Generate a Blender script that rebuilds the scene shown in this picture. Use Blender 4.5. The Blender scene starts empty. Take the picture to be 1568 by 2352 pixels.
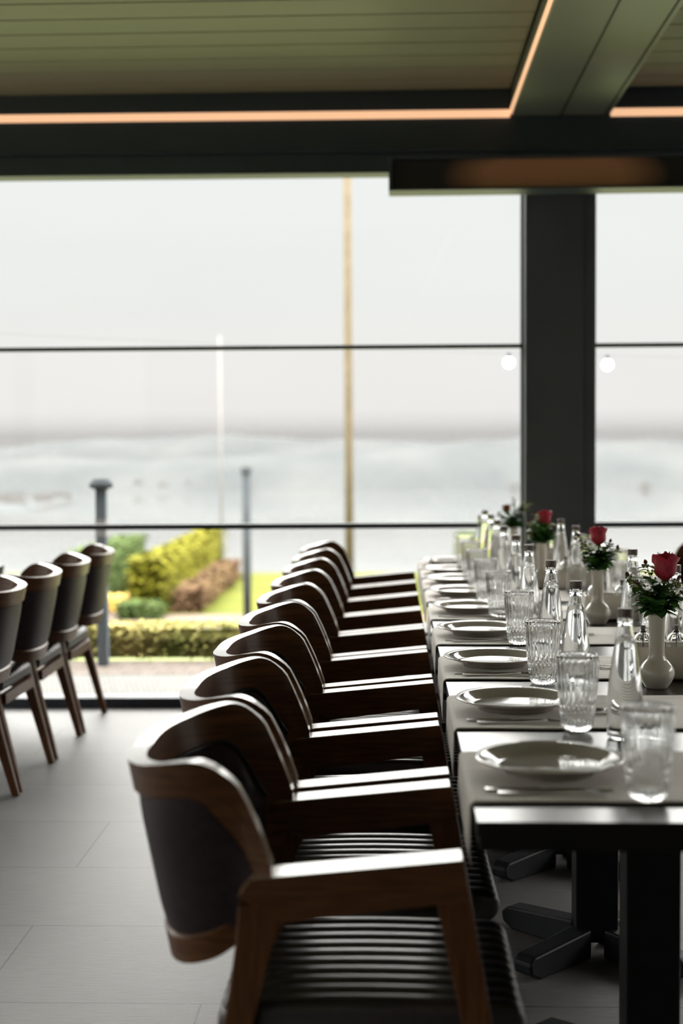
import bpy, bmesh, math, random
from mathutils import Vector, Matrix
random.seed(7)
PI = math.pi
C = bpy.context.scene.collection
SC = bpy.context.scene

# ------------------------------------------------------------------ camera
CAMZ = 1.356
cam = bpy.data.cameras.new('camera'); camo = bpy.data.objects.new('camera', cam); C.objects.link(camo)
cam.sensor_fit = 'VERTICAL'; cam.sensor_height = 36; cam.sensor_width = 24
cam.lens = 50.0; cam.clip_end = 9000
cam.dof.use_dof = True; cam.dof.focus_distance = 3.72; cam.dof.aperture_fstop = 2.1
yc = Vector((116, 161, -3267)).normalized()          # world Y seen from the camera
zc = Vector((-0.0045, 1, 0)); zc = (zc - yc * zc.dot(yc)).normalized()
xc = yc.cross(zc)
M = Matrix((xc, yc, zc))                              # rows: world axes in camera space
camo.matrix_world = Matrix.Translation((0, 0, CAMZ)) @ M.to_4x4()
SC.camera = camo

# ------------------------------------------------------------------ world, light, exposure
SC.view_settings.view_transform = 'Standard'; SC.view_settings.look = 'None'
SC.view_settings.gamma = 1; SC.view_settings.use_curve_mapping = False
SC.view_settings.exposure = 0.0
w = bpy.data.worlds.new('overcast_sky'); SC.world = w; w.use_nodes = True
nt = w.node_tree; nt.nodes.clear()
N = nt.nodes.new; L = nt.links.new
out = N('ShaderNodeOutputWorld'); bg = N('ShaderNodeBackground'); tc = N('ShaderNodeTexCoord')
sep = N('ShaderNodeSeparateXYZ'); L(tc.outputs['Generated'], sep.inputs[0])
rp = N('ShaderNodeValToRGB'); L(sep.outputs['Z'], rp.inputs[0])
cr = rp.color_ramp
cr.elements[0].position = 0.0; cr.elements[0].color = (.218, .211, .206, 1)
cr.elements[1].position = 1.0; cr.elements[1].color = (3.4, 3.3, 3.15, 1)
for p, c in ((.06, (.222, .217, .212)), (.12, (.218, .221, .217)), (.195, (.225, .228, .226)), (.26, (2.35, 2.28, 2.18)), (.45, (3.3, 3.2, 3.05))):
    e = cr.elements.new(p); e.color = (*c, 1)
mp = N('ShaderNodeMapping'); mp.inputs['Scale'].default_value = (2.2, 2.2, 9); L(tc.outputs['Generated'], mp.inputs[0])
nz = N('ShaderNodeTexNoise'); nz.inputs['Scale'].default_value = 2.0; nz.inputs['Detail'].default_value = 4; L(mp.outputs[0], nz.inputs['Vector'])
cl = N('ShaderNodeMapRange'); cl.inputs[3].default_value = 3.98; cl.inputs[4].default_value = 4.30; L(nz.outputs[0], cl.inputs[0])
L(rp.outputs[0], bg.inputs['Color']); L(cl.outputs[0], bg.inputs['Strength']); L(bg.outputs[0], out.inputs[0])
SC.cycles.use_denoising = True
SC.cycles.max_bounces = 14; SC.cycles.transmission_bounces = 14; SC.cycles.transparent_max_bounces = 16
SC.cycles.volume_bounces = 1; SC.cycles.diffuse_bounces = 4; SC.cycles.glossy_bounces = 5
SC.cycles.sample_clamp_indirect = 6

# ------------------------------------------------------------------ materials
def mat(name, col=(.5, .5, .5), rough=.5, metal=0, spec=.5, **kw):
    m = bpy.data.materials.new(name); m.use_nodes = True
    b = m.node_tree.nodes['Principled BSDF']
    b.inputs['Base Color'].default_value = (*col, 1); b.inputs['Roughness'].default_value = rough
    b.inputs['Metallic'].default_value = metal; b.inputs['Specular IOR Level'].default_value = spec
    for k, v in kw.items(): b.inputs[k.replace('_', ' ')].default_value = v
    return m
def nodes(m): return m.node_tree, m.node_tree.nodes['Principled BSDF']
def noise_col(m, c1, c2, scale, vscale=(1, 1, 1), detail=5, bump=0, lo=.3, hi=.7, dist=.002, rough=None):
    t, b = nodes(m); n = t.nodes.new; l = t.links.new
    tc = n('ShaderNodeTexCoord'); mp = n('ShaderNodeMapping'); mp.inputs['Scale'].default_value = vscale
    l(tc.outputs['Object'], mp.inputs[0])
    nz = n('ShaderNodeTexNoise'); nz.inputs['Scale'].default_value = scale; nz.inputs['Detail'].default_value = detail
    l(mp.outputs[0], nz.inputs['Vector'])
    r = n('ShaderNodeValToRGB'); r.color_ramp.elements[0].position = lo; r.color_ramp.elements[1].position = hi
    r.color_ramp.elements[0].color = (*c1, 1); r.color_ramp.elements[1].color = (*c2, 1)
    l(nz.outputs[0], r.inputs[0]); l(r.outputs[0], b.inputs['Base Color'])
    if rough:
        q = n('ShaderNodeMapRange'); q.inputs[3].default_value = rough[0]; q.inputs[4].default_value = rough[1]
        l(nz.outputs[0], q.inputs[0]); l(q.outputs[0], b.inputs['Roughness'])
    if bump:
        bp = n('ShaderNodeBump'); bp.inputs['Strength'].default_value = bump; bp.inputs['Distance'].default_value = dist
        l(nz.outputs[0], bp.inputs['Height']); l(bp.outputs[0], b.inputs['Normal'])
    return nz, mp, r

WOOD = mat('dark_walnut', rough=.42, spec=.22, Coat_Weight=.12, Coat_Roughness=.15)
noise_col(WOOD, (.050, .018, .005), (.135, .056, .019), 9, (1.2, 1.2, 14), 6, .08, .25, .8, .001)
WOODV = mat('dark_walnut_legs', rough=.42, spec=.2, Coat_Weight=.05, Coat_Roughness=.2)
noise_col(WOODV, (.050, .018, .005), (.135, .056, .02), 9, (14, 14, 1.0), 6, .08, .25, .8, .001)
EDGE = mat('pale_plywood_edge', rough=.25, Coat_Weight=.5, Coat_Roughness=.16, Coat_IOR=1.5)  # walnut made pale: window sheen painted onto arm tops and shell rims
noise_col(EDGE, (.22, .16, .11), (.34, .26, .19), 12, (6, 6, 1), 4)
LEATHER = mat('aubergine_leather', (.02, .012, .014), .46, spec=.2)
noise_col(LEATHER, (.017, .010, .013), (.027, .017, .021), 60, (1, 1, 1), 3, .25, .3, .7, .0006)
SEATL = mat('glossy_seat_leather', (.012, .009, .011), .28, spec=.85)
noise_col(SEATL, (.010, .007, .009), (.018, .013, .015), 60, (1, 1, 1), 3, .15, .3, .7, .0005)
PIPE = mat('black_piping', (.006, .005, .006), .35)
TABLE = mat('black_lacquer_table', rough=.3, Coat_Weight=.5, Coat_Roughness=.2, Coat_IOR=1.5)
noise_col(TABLE, (.007, .006, .006), (.016, .012, .011), 7, (2, 16, 2), 6, .05, .2, .8, .0006)
APRON = mat('black_table_edge', (.006, .005, .005), .6, spec=.2); noise_col(APRON, (.005, .0045, .0045), (.009, .007, .006), 8)
METALD = mat('charcoal_frame', (.018, .022, .026), .42)
noise_col(METALD, (.026, .035, .046), (.034, .044, .056), 4)
COLM = mat('charcoal_column', (.018, .020, .022), .45)
noise_col(COLM, (.058, .064, .074), (.070, .077, .088), 3)
PEDM = mat('black_steel_base', (.018, .02, .022), .5, spec=.2)
noise_col(PEDM, (.007, .008, .010), (.011, .0125, .015), 30, bump=.1)
CERAM = mat('offwhite_glaze', (.42, .39, .34), .07)
noise_col(CERAM, (.40, .36, .31), (.44, .40, .35), 20)
VASEM = mat('cream_glazed_ceramic', (.60, .56, .49), .22, Coat_Weight=.5, Coat_Roughness=.06)
noise_col(VASEM, (.72, .67, .59), (.78, .73, .65), 14)
STEEL = mat('polished_steel', (.62, .61, .60), .16, 1)
noise_col(STEEL, (.58, .57, .56), (.66, .65, .64), 30)
CAPM = mat('dark_bronze_cap', (.16, .13, .125), .45, .3)
noise_col(CAPM, (.14, .11, .105), (.19, .16, .15), 30)
GLASS = mat('clear_glass', (.97, .98, .98), .0, IOR=1.5, Transmission_Weight=1)
WATER = mat('clear_water', (.985, .99, .99), .0, IOR=1.33, Transmission_Weight=1)
OIL = mat('golden_oil', (.85, .72, .18), .0, IOR=1.46, Transmission_Weight=1)
for g, (a, b_) in ((GLASS, ((.965, .975, .975), (.98, .985, .985))), (WATER, ((.98, .985, .985), (.99, .99, .99))), (OIL, ((.82, .74, .36), (.88, .8, .42)))):
    noise_col(g, a, b_, 8)
ROSE = mat('crimson_petals', (.30, .01, .025), .5)
noise_col(ROSE, (.34, .012, .035), (.60, .035, .085), 30, (1, 1, .5))
ROSEB = mat('rust_petals', (.25, .05, .02), .5); noise_col(ROSEB, (.2, .035, .015), (.34, .08, .03), 30)
LEAF = mat('dark_green_leaves', (.03, .10, .02), .5, spec=.3)
noise_col(LEAF, (.035, .12, .025), (.11, .28, .06), 25)
LEAFY = mat('yellow_green_buds', (.16, .2, .05), .6, spec=.15); noise_col(LEAFY, (.16, .22, .05), (.36, .38, .12), 40)
BUDR = mat('reddish_bud_tips', (.16, .05, .04), .5); noise_col(BUDR, (.10, .035, .025), (.22, .08, .06), 40)
SLAT = mat('olive_grey_louvre', (.30, .30, .21), .5)
noise_col(SLAT, (.165, .168, .105), (.195, .195, .13), 2, (.3, 1, 1))
BEAMM = mat('grey_green_beam', (.24, .25, .20), .45)
noise_col(BEAMM, (.145, .155, .118), (.165, .172, .135), 2)
WALLM = mat('warm_grey_plaster', (.6, .55, .5), .7); noise_col(WALLM, (.56, .51, .46), (.64, .59, .53), 3)
DARK = mat('matt_black', (.01, .01, .012), .6)

def emis(name, col, s):
    m = mat(name, col, .5); b = m.node_tree.nodes['Principled BSDF']
    b.inputs['Emission Color'].default_value = (*col, 1); b.inputs['Emission Strength'].default_value = s
    return m
LED = emis('warm_led_diffuser', (1.0, .58, .34), .84)
REFLM = emis('white_bulb', (1, .98, .95), 3.0)  # imitates indoor lamps mirrored in the window

def cloth_mat():
    m = mat('taupe_ribbed_cloth', (.25, .23, .21), .75, Sheen_Weight=.25)
    t, b = nodes(m); n = t.nodes.new; l = t.links.new
    tc = n('ShaderNodeTexCoord'); wv = n('ShaderNodeTexWave'); wv.bands_direction = 'Y'
    wv.inputs['Scale'].default_value = 17; wv.inputs['Distortion'].default_value = 1.2; wv.inputs['Detail'].default_value = 2
    l(tc.outputs['Object'], wv.inputs[0])
    r = n('ShaderNodeValToRGB'); r.color_ramp.elements[0].color = (.50, .46, .42, 1); r.color_ramp.elements[1].color = (.84, .78, .72, 1)
    l(wv.outputs['Fac'], r.inputs[0]); l(r.outputs[0], b.inputs['Base Color'])
    bp = n('ShaderNodeBump'); bp.inputs['Strength'].default_value = .5; bp.inputs['Distance'].default_value = .0015
    l(wv.outputs['Fac'], bp.inputs['Height']); l(bp.outputs[0], b.inputs['Normal'])
    return m
CLOTH = cloth_mat()

def floor_mat():
    m = mat('grey_wood_look_tile', (.2, .2, .2), .4, spec=.3)
    t, b = nodes(m); n = t.nodes.new; l = t.links.new
    tc = n('ShaderNodeTexCoord'); mp = n('ShaderNodeMapping'); mp.inputs['Location'].default_value = (.99 + .578, -3.405 + 5.5 + .04, 0)
    l(tc.outputs['Object'], mp.inputs[0])
    br = n('ShaderNodeTexBrick'); br.offset = .5; br.inputs['Scale'].default_value = 1
    br.inputs['Brick Width'].default_value = 1.1; br.inputs['Row Height'].default_value = .55
    br.inputs['Mortar Size'].default_value = .0022; br.inputs['Mortar Smooth'].default_value = .1
    br.inputs['Color1'].default_value = (0, 0, 0, 1); br.inputs['Color2'].default_value = (1, 1, 1, 1); br.inputs['Bias'].default_value = 0
    l(mp.outputs[0], br.inputs[0])
    m2 = n('ShaderNodeMapping'); m2.inputs['Scale'].default_value = (5, 75, 1); l(tc.outputs['Object'], m2.inputs[0])
    nz = n('ShaderNodeTexNoise'); nz.inputs['Scale'].default_value = 2.2; nz.inputs['Detail'].default_value = 8; nz.inputs['Roughness'].default_value = .7
    l(m2.outputs[0], nz.inputs[0])
    r = n('ShaderNodeValToRGB'); r.color_ramp.elements[0].position = .3; r.color_ramp.elements[1].position = .72
    r.color_ramp.elements[0].color = (.085, .083, .084, 1); r.color_ramp.elements[1].color = (.19, .183, .183, 1); l(nz.outputs[0], r.inputs[0])
    v = n('ShaderNodeMixRGB'); v.blend_type = 'MULTIPLY'; v.inputs[0].default_value = .10; l(r.outputs[0], v.inputs[1]); l(br.outputs['Color'], v.inputs[2])
    x = n('ShaderNodeMixRGB'); x.inputs[2].default_value = (.03, .03, .03, 1); l(br.outputs['Fac'], x.inputs[0]); l(v.outputs[0], x.inputs[1])
    l(x.outputs[0], b.inputs['Base Color'])
    q = n('ShaderNodeMapRange'); q.inputs[3].default_value = .26; q.inputs[4].default_value = .58; l(nz.outputs[0], q.inputs[0]); l(q.outputs[0], b.inputs['Roughness'])
    ad = n('ShaderNodeMath'); ad.operation = 'MULTIPLY_ADD'; ad.inputs[1].default_value = -1.0; l(br.outputs['Fac'], ad.inputs[0]); l(nz.outputs[0], ad.inputs[2])
    bp = n('ShaderNodeBump'); bp.inputs['Strength'].default_value = .6; bp.inputs['Distance'].default_value = .0022
    l(ad.outputs[0], bp.inputs['Height']); l(bp.outputs[0], b.inputs['Normal'])
    return m
FLOOR = floor_mat()

def pane_mat():
    m = bpy.data.materials.new('thin_window_glass'); m.use_nodes = True; t = m.node_tree; t.nodes.clear()
    n = t.nodes.new; l = t.links.new
    o = n('ShaderNodeOutputMaterial'); mx = n('ShaderNodeMixShader'); tr = n('ShaderNodeBsdfTransparent'); gl = n('ShaderNodeBsdfGlossy')
    fr = n('ShaderNodeFresnel'); fr.inputs[0].default_value = 1.3; gl.inputs['Roughness'].default_value = 0.0
    nz = n('ShaderNodeTexNoise'); nz.inputs['Scale'].default_value = .5
    r = n('ShaderNodeValToRGB'); r.color_ramp.elements[0].color = (.975, .985, .98, 1); r.color_ramp.elements[1].color = (.985, .99, .985, 1)
    l(nz.outputs[0], r.inputs[0]); l(r.outputs[0], tr.inputs[0])
    l(fr.outputs[0], mx.inputs[0]); l(tr.outputs[0], mx.inputs[1]); l(gl.outputs[0], mx.inputs[2]); l(mx.outputs[0], o.inputs[0])
    return m
PANE = pane_mat()

# ------------------------------------------------------------------ mesh helpers
def obj(name, bm, m, parent=None, smooth=False, bevel=0, seg=2, recalc=True):
    if recalc: bmesh.ops.recalc_face_normals(bm, faces=bm.faces)
    me = bpy.data.meshes.new(name); bm.to_mesh(me); bm.free()
    ms = m if isinstance(m, (list, tuple)) else [m]
    for k in ms: me.materials.append(k)
    if smooth:
        for p in me.polygons: p.use_smooth = True
    o = bpy.data.objects.new(name, me); C.objects.link(o)
    if parent: o.parent = parent
    if bevel:
        b = o.modifiers.new('bevel', 'BEVEL'); b.width = bevel; b.segments = seg; b.limit_method = 'ANGLE'; b.angle_limit = .6
        if smooth:
            pass
    return o
def BM(): return bmesh.new()
def box(bm, x0, x1, y0, y1, z0, z1):
    v = [bm.verts.new(p) for p in ((x0, y0, z0), (x1, y0, z0), (x1, y1, z0), (x0, y1, z0), (x0, y0, z1), (x1, y0, z1), (x1, y1, z1), (x0, y1, z1))]
    for f in ((0, 3, 2, 1), (4, 5, 6, 7), (0, 1, 5, 4), (1, 2, 6, 5), (2, 3, 7, 6), (3, 0, 4, 7)): bm.faces.new([v[i] for i in f])
def hexa(bm, bot, top):
    v = [bm.verts.new(p) for p in list(bot) + list(top)]
    for f in ((0, 3, 2, 1), (4, 5, 6, 7), (0, 1, 5, 4), (1, 2, 6, 5), (2, 3, 7, 6), (3, 0, 4, 7)): bm.faces.new([v[i] for i in f])
def prism(bm, poly, y0, y1):          # poly in x,z extruded along y
    a = [bm.verts.new((x, y0, z)) for x, z in poly]; b = [bm.verts.new((x, y1, z)) for x, z in poly]
    bm.faces.new(a); bm.faces.new(b[::-1]); n = len(poly)
    for i in range(n): bm.faces.new((a[i], b[i], b[(i + 1) % n], a[(i + 1) % n]))
def lathe(bm, prof, n=32, c=(0, 0, 0), close=True, mod=None):
    rings = []
    for (r, z) in prof:
        if r < 1e-6: rings.append([bm.verts.new((c[0], c[1], c[2] + z))]); continue
        ring = []
        for k in range(n):
            a = 2 * PI * k / n; rr = r + (mod(r, z, a) if mod else 0)
            ring.append(bm.verts.new((c[0] + rr * math.cos(a), c[1] + rr * math.sin(a), c[2] + z)))
        rings.append(ring)
    for A, B in zip(rings, rings[1:]):
        for k in range(n):
            k2 = (k + 1) % n
            if len(A) == 1 and len(B) == 1: continue
            if len(A) == 1: bm.faces.new((A[0], B[k], B[k2]))
            elif len(B) == 1: bm.faces.new((A[k], A[k2], B[0]))
            else: bm.faces.new((A[k], A[k2], B[k2], B[k]))
def tube(bm, pts, r, n=8):
    pts = [Vector(p) for p in pts]; rings = []
    rs = r if isinstance(r, (list, tuple)) else [r] * len(pts)
    up = Vector((0, 0, 1))
    for i, p in enumerate(pts):
        d = (pts[min(i + 1, len(pts) - 1)] - pts[max(i - 1, 0)]).normalized()
        a = d.cross(up)
        if a.length < .05: a = d.cross(Vector((1, 0, 0)))
        a.normalize(); b = d.cross(a)
        rings.append([bm.verts.new(p + (a * math.cos(2 * PI * k / n) + b * math.sin(2 * PI * k / n)) * rs[i]) for k in range(n)])
    for A, B in zip(rings, rings[1:]):
        for k in range(n): bm.faces.new((A[k], A[(k + 1) % n], B[(k + 1) % n], B[k]))
    bm.faces.new(rings[0][::-1]); bm.faces.new(rings[-1])
def grid(bm, fn, nu, nv):
    V = [[bm.verts.new(fn(i / nu, j / nv)) for j in range(nv + 1)] for i in range(nu + 1)]
    for i in range(nu):
        for j in range(nv): bm.faces.new((V[i][j], V[i + 1][j], V[i + 1][j + 1], V[i][j + 1]))
    return V
def lerp_t(tab, s):
    for (a, va), (b, vb) in zip(tab, tab[1:]):
        if s <= b: 
            k = (s - a) / (b - a); return va + (vb - va) * k
    return tab[-1][1]
def smooth_t(tab, s):
    n = len(tab); s = min(max(s, tab[0][0]), tab[-1][0])
    for i in range(n - 1):
        if s <= tab[i + 1][0]:
            p1, p2 = tab[i], tab[i + 1]; p0 = tab[max(i - 1, 0)]; p3 = tab[min(i + 2, n - 1)]
            h = p2[0] - p1[0]; k = (s - p1[0]) / h
            m1 = (p2[1] - p0[1]) / max(p2[0] - p0[0], 1e-6) * h; m2 = (p3[1] - p1[1]) / max(p3[0] - p1[0], 1e-6) * h
            return (2*k**3 - 3*k*k + 1) * p1[1] + (k**3 - 2*k*k + k) * m1 + (-2*k**3 + 3*k*k) * p2[1] + (k**3 - k*k) * m2
    return tab[-1][1]
def tag(o, label=None, cat=None, group=None, kind=None):
    if label: o['label'] = label
    if cat: o['category'] = cat
    if group: o['group'] = group
    if kind: o['kind'] = kind
    return o
def thing(name, label, cat, loc=(0, 0, 0), rz=0, group=None):
    o = bpy.data.objects.new(name, None); C.objects.link(o); o.location = loc; o.rotation_euler = (0, 0, rz)
    o.empty_display_size = .1
    return tag(o, label, cat, group)
def struct(name, bm, m, **k):
    return tag(obj(name, bm, m, **k), kind='structure')
def copy_tree(o, parent=None):
    c = o.copy(); C.objects.link(c)
    if parent: c.parent = parent
    for ch in list(o.children): copy_tree(ch, c)
    return c
def place(first, used, loc, rz, label, group):
    o = copy_tree(first) if used[0] else first
    used[0] = True; o.location = loc; o.rotation_euler = (0, 0, rz); tag(o, label, None, group); return o

# ------------------------------------------------------------------ the room
WY = 7.27                              # inner face of the window wall
bm = BM(); box(bm, -6.5, 6.0, -5.0, WY + .12, -.1, 0); struct('floor', bm, FLOOR)
# louvred ceiling: one deck of slats per bay
def louvre(name, x0, x1):
    bm = BM(); y = WY - .2
    while y > -4.9:
        prism_pts = [(y, 3.078), (y - .196, 3.078), (y - .203, 3.088), (y - .203, 3.12), (y, 3.12)]
        a = [bm.verts.new((x0, p[0], p[1])) for p in prism_pts]; b = [bm.verts.new((x1, p[0], p[1])) for p in prism_pts]
        bm.faces.new(a); bm.faces.new(b[::-1])
        for i in range(5): bm.faces.new((a[i], b[i], b[(i + 1) % 5], a[(i + 1) % 5]))
        y -= .208
    return struct(name, bm, SLAT, bevel=.003)
BX0, BX1 = .595, 1.075                 # the beam that runs towards the window
louvre('ceiling', -6.45, BX0 - .01); louvre('ceiling.001', BX1 + .01, 5.95)
bm = BM(); box(bm, -6.5, 6.0, -5.0, WY + .15, 3.14, 3.2); struct('ceiling_backing', bm, DARK)
bm = BM(); box(bm, BX0, BX1, -4.95, WY - .165, 2.952, 3.135)
struct('trim_1', bm, BEAMM, bevel=.006)
bm = BM()
for x in (.83, 1.045):
    box(bm, x, x + .007, -4.9, WY - .17, 2.948, 2.9525)
struct('trim_2', bm, DARK)
# header beam, lower fascia, column
bm = BM(); box(bm, -6.45, 5.95, WY - .16, WY + .14, 2.79, 3.135); struct('trim_3', bm, METALD, bevel=.004)
bm = BM(); box(bm, -6.45, 5.95, WY - .12, WY + .02, 2.692, 2.79); struct('trim_4', bm, METALD, bevel=.004)
bm = BM(); box(bm, -6.45, .655, WY - .172, WY - .16, 2.79, 2.802); box(bm, 1.02, 5.95, WY - .172, WY - .16, 2.79, 2.802)
struct('trim_5', bm, METALD)
bm = BM(); box(bm, .668, .952, WY - .10, WY + .16, 0, 2.79); box(bm, .952, 1.022, WY - .075, WY + .14, 0, 2.79); struct('trim_6', bm, COLM, bevel=.004)
# other walls, out of view
bm = BM(); box(bm, -6.6, -6.45, -5.0, WY + .14, 2.7, 3.14)
for y in (-5.0, -3.9, -1.7, .5, 2.7, 4.9, 7.1): box(bm, -6.6, -6.45, y, y + .12, 0, 2.7)
struct('wall_left', bm, WALLM)
bm = BM(); box(bm, 5.95, 6.1, -5.0, 2.6, 0, 3.14); box(bm, 5.95, 6.1, 2.6, WY + .14, 2.7, 3.14); box(bm, 5.95, 6.1, 2.6, WY + .14, 0, .8)
for y in (2.6, 4.8, 7.1): box(bm, 5.95, 6.1, y, y + .12, .8, 2.7)
struct('wall_right', bm, WALLM)
bm = BM(); box(bm, -6.6, 6.1, -5.1, -4.95, 0, 1.15); box(bm, -6.6, 6.1, -5.1, -4.95, 2.75, 3.14)
box(bm, -3.0, 6.1, -5.1, -4.95, 1.15, 2.75)
for x in (-6.6, -4.8): box(bm, x, x + .3, -5.1, -4.95, 1.15, 2.75)
struct('wall_back', bm, WALLM)

def window(name, x0, x1):
    r = thing(name, None, None); r['kind'] = 'structure'; r.location = (0, WY, 0)
    def part(n, *b, m=METALD, bev=.002):
        bm = BM(); box(bm, *b); return obj(n, bm, m, r, bevel=bev)
    part('bottom_track', x0, x1, -.02, .10, 0, .048)
    part('frame', x0, x0 + .012, 0, .06, .048, 2.705); part('frame', x1 - .012, x1, 0, .06, .048, 2.705)
    part('lower_rail', x0 + .012, x1 - .012, -.005, .04, .914, .942)
    part('upper_rail', x0 + .012, x1 - .012, .01, .045, 1.829, 1.850)
    part('pane', x0 + .012, x1 - .012, .016, .024, .048, .914, m=PANE, bev=0)
    part('pane', x0 + .012, x1 - .012, .024, .032, .942, 1.829, m=PANE, bev=0)
    part('pane', x0 + .012, x1 - .012, .030, .038, 1.850, 2.705, m=PANE, bev=0)
    return r
r3 = thing('window_3', None, None); r3['kind'] = 'structure'
for a, b in ((-3.78, -1.7), (-1.58, .5), (.62, 2.7), (2.82, 4.9), (5.02, 7.1)):
    bm = BM(); box(bm, -6.53, -6.522, a, b, .04, 2.70); obj('pane', bm, PANE, r3)
    bm = BM(); box(bm, -6.56, -6.49, a, b, 0, .04); obj('frame', bm, METALD, r3)
window('window_1', -6.44, .668); window('window_2', 1.022, 5.94)

# warm strips under the louvres
LEDX = [(-6.4, BX0 - .012), (BX1 + .002, 5.9)]
lab = ['long warm light strip on the header above the wide left window', 'warm light strip on the header right of the ceiling beam']
for (a, b), t in zip(LEDX, lab):
    bm = BM(); box(bm, a, b, WY - .172, WY - .161, 2.946, 2.984)
    tag(obj('light_strip', bm, LED, bevel=.002), t, 'light strip')
bm = BM(); box(bm, BX0 - .009, BX0 - .001, -4.9, WY - .176, 2.958, 2.992)
tag(obj('light_strip', bm, LED, bevel=.002), 'warm light strip running along the left side of the ceiling beam', 'light strip')

# the window wall stands about one degree off square
def swing(o):
    o.matrix_basis = Matrix.Translation((.6, WY, 0)) @ Matrix.Rotation(math.radians(.9), 4, 'Z') @ Matrix.Translation((-.6, -WY, 0)) @ o.matrix_basis
bpy.context.view_layer.update()
for o in list(C.objects):
    if o.parent is None and (o.name in ('trim_3', 'trim_4', 'trim_5', 'window_1', 'window_2') or (o.name.startswith('light_strip') and o.data.vertices and (max(v.co.x for v in o.data.vertices) - min(v.co.x for v in o.data.vertices)) > 1)): swing(o)

# infrared heater in front of the column
def heater():
    r = thing('infrared_heater', 'long black ceiling heater hanging in front of the grey column', 'heater', (.74, 6.72, 2.525))
    bm = BM(); box(bm, -.75, 1.1, .03, .14, 0, .158); obj('housing', bm, METALD, r, bevel=.008)
    bm = BM(); box(bm, -.75, 1.1, -.03, .03, .146, .158); box(bm, -.75, 1.1, -.03, .03, 0, .01); box(bm, -.75, -.735, -.03, .03, .01, .146); box(bm, 1.085, 1.1, -.03, .03, .01, .146)
    obj('bezel', bm, METALD, r, bevel=.003)
    glow_paint = mat('brown_glass_ceramic', (.10, .045, .02), .35); 
    t, b = nodes(glow_paint); n = t.nodes.new; l = t.links.new
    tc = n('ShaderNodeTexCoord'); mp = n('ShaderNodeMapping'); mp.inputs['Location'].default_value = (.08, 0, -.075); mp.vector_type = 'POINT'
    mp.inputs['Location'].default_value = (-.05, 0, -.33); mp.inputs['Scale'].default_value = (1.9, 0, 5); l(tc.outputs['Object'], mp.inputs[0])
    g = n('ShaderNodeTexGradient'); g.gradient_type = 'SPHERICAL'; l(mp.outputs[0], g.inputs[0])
    rr = n('ShaderNodeValToRGB'); rr.color_ramp.elements[0].color = (.015, .013, .014, 1); rr.color_ramp.elements[1].position = .4; rr.color_ramp.elements[1].color = (.42, .2, .1, 1)  # warm glow painted into the panel colour, fading out to dark
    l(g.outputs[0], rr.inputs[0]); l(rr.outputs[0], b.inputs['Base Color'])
    bm = BM(); box(bm, -.735, 1.085, .012, .03, .01, .146); obj('heating_panel', bm, glow_paint, r)
    for x in (-.04, .28):
        bm = BM(); box(bm, x - .012, x + .012, .14, .40, .10, .125); obj('bracket', bm, METALD, r)
heater()

# ------------------------------------------------------------------ chairs
ZT = [(0, .826), (.4, .836), (.62, .850), (.70, .853), (.76, .843), (.80, .822), (.87, .782), (.94, .735), (1.0, .685)]
ZB = [(0, .488), (.4, .494), (.6, .508), (.72, .525), (.8, .55), (.9, .59), (1.0, .625)]
LT = [(0, .770), (.4, .776), (.60, .790), (.66, .789), (.71, .780), (.76, .752), (.80, .722), (.85, .688), (.90, .655)]
LB = [(0, .542), (.4, .546), (.6, .554), (.72, .562), (.80, .57), (.85, .585), (.90, .605)]
def shell_pt(s, z, off=0.0):
    q = (.845 - z) / .36
    xb = -.312 + (.845 - z) * .19
    a = .200 - .055 * q; b = .2645 - (.062 * q if q > 0 else 0) * 1.0
    a -= off; b -= off; xb2 = xb + off
    xcen = xb2 + a
    t = abs(s); sg = 1 if s >= 0 else -1
    if t <= .8:
        ph = t / .8 * PI / 2; e = 2 / 2.7
        x = xcen - a * max(math.cos(ph), 0) ** e; y = b * max(math.sin(ph), 0) ** e
    else:
        k = (t - .8) / .2; x = xcen + k * .052
        y = b + (.2645 - off - b) * k
    return Vector((x, sg * y, z))
TS = [i / 44 for i in range(-44, 45)]
def sgrid(bm, svals, zlo, zhi, nv, f, mat_index=0):
    V = []
    for s in svals:
        lo, hi = zlo(abs(s)), zhi(abs(s))
        V.append([bm.verts.new(f(s, lo + (hi - lo) * j / nv, j / nv)) for j in range(nv + 1)])
    for i in range(len(V) - 1):
        for j in range(nv):
            fc = bm.faces.new((V[i][j], V[i + 1][j], V[i + 1][j + 1], V[i][j + 1])); fc.material_index = mat_index
    return V
def bridge(bm, A, B, mi=0):
    for i in range(len(A) - 1):
        f = bm.faces.new((A[i], A[i + 1], B[i + 1], B[i])); f.material_index = mi
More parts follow.
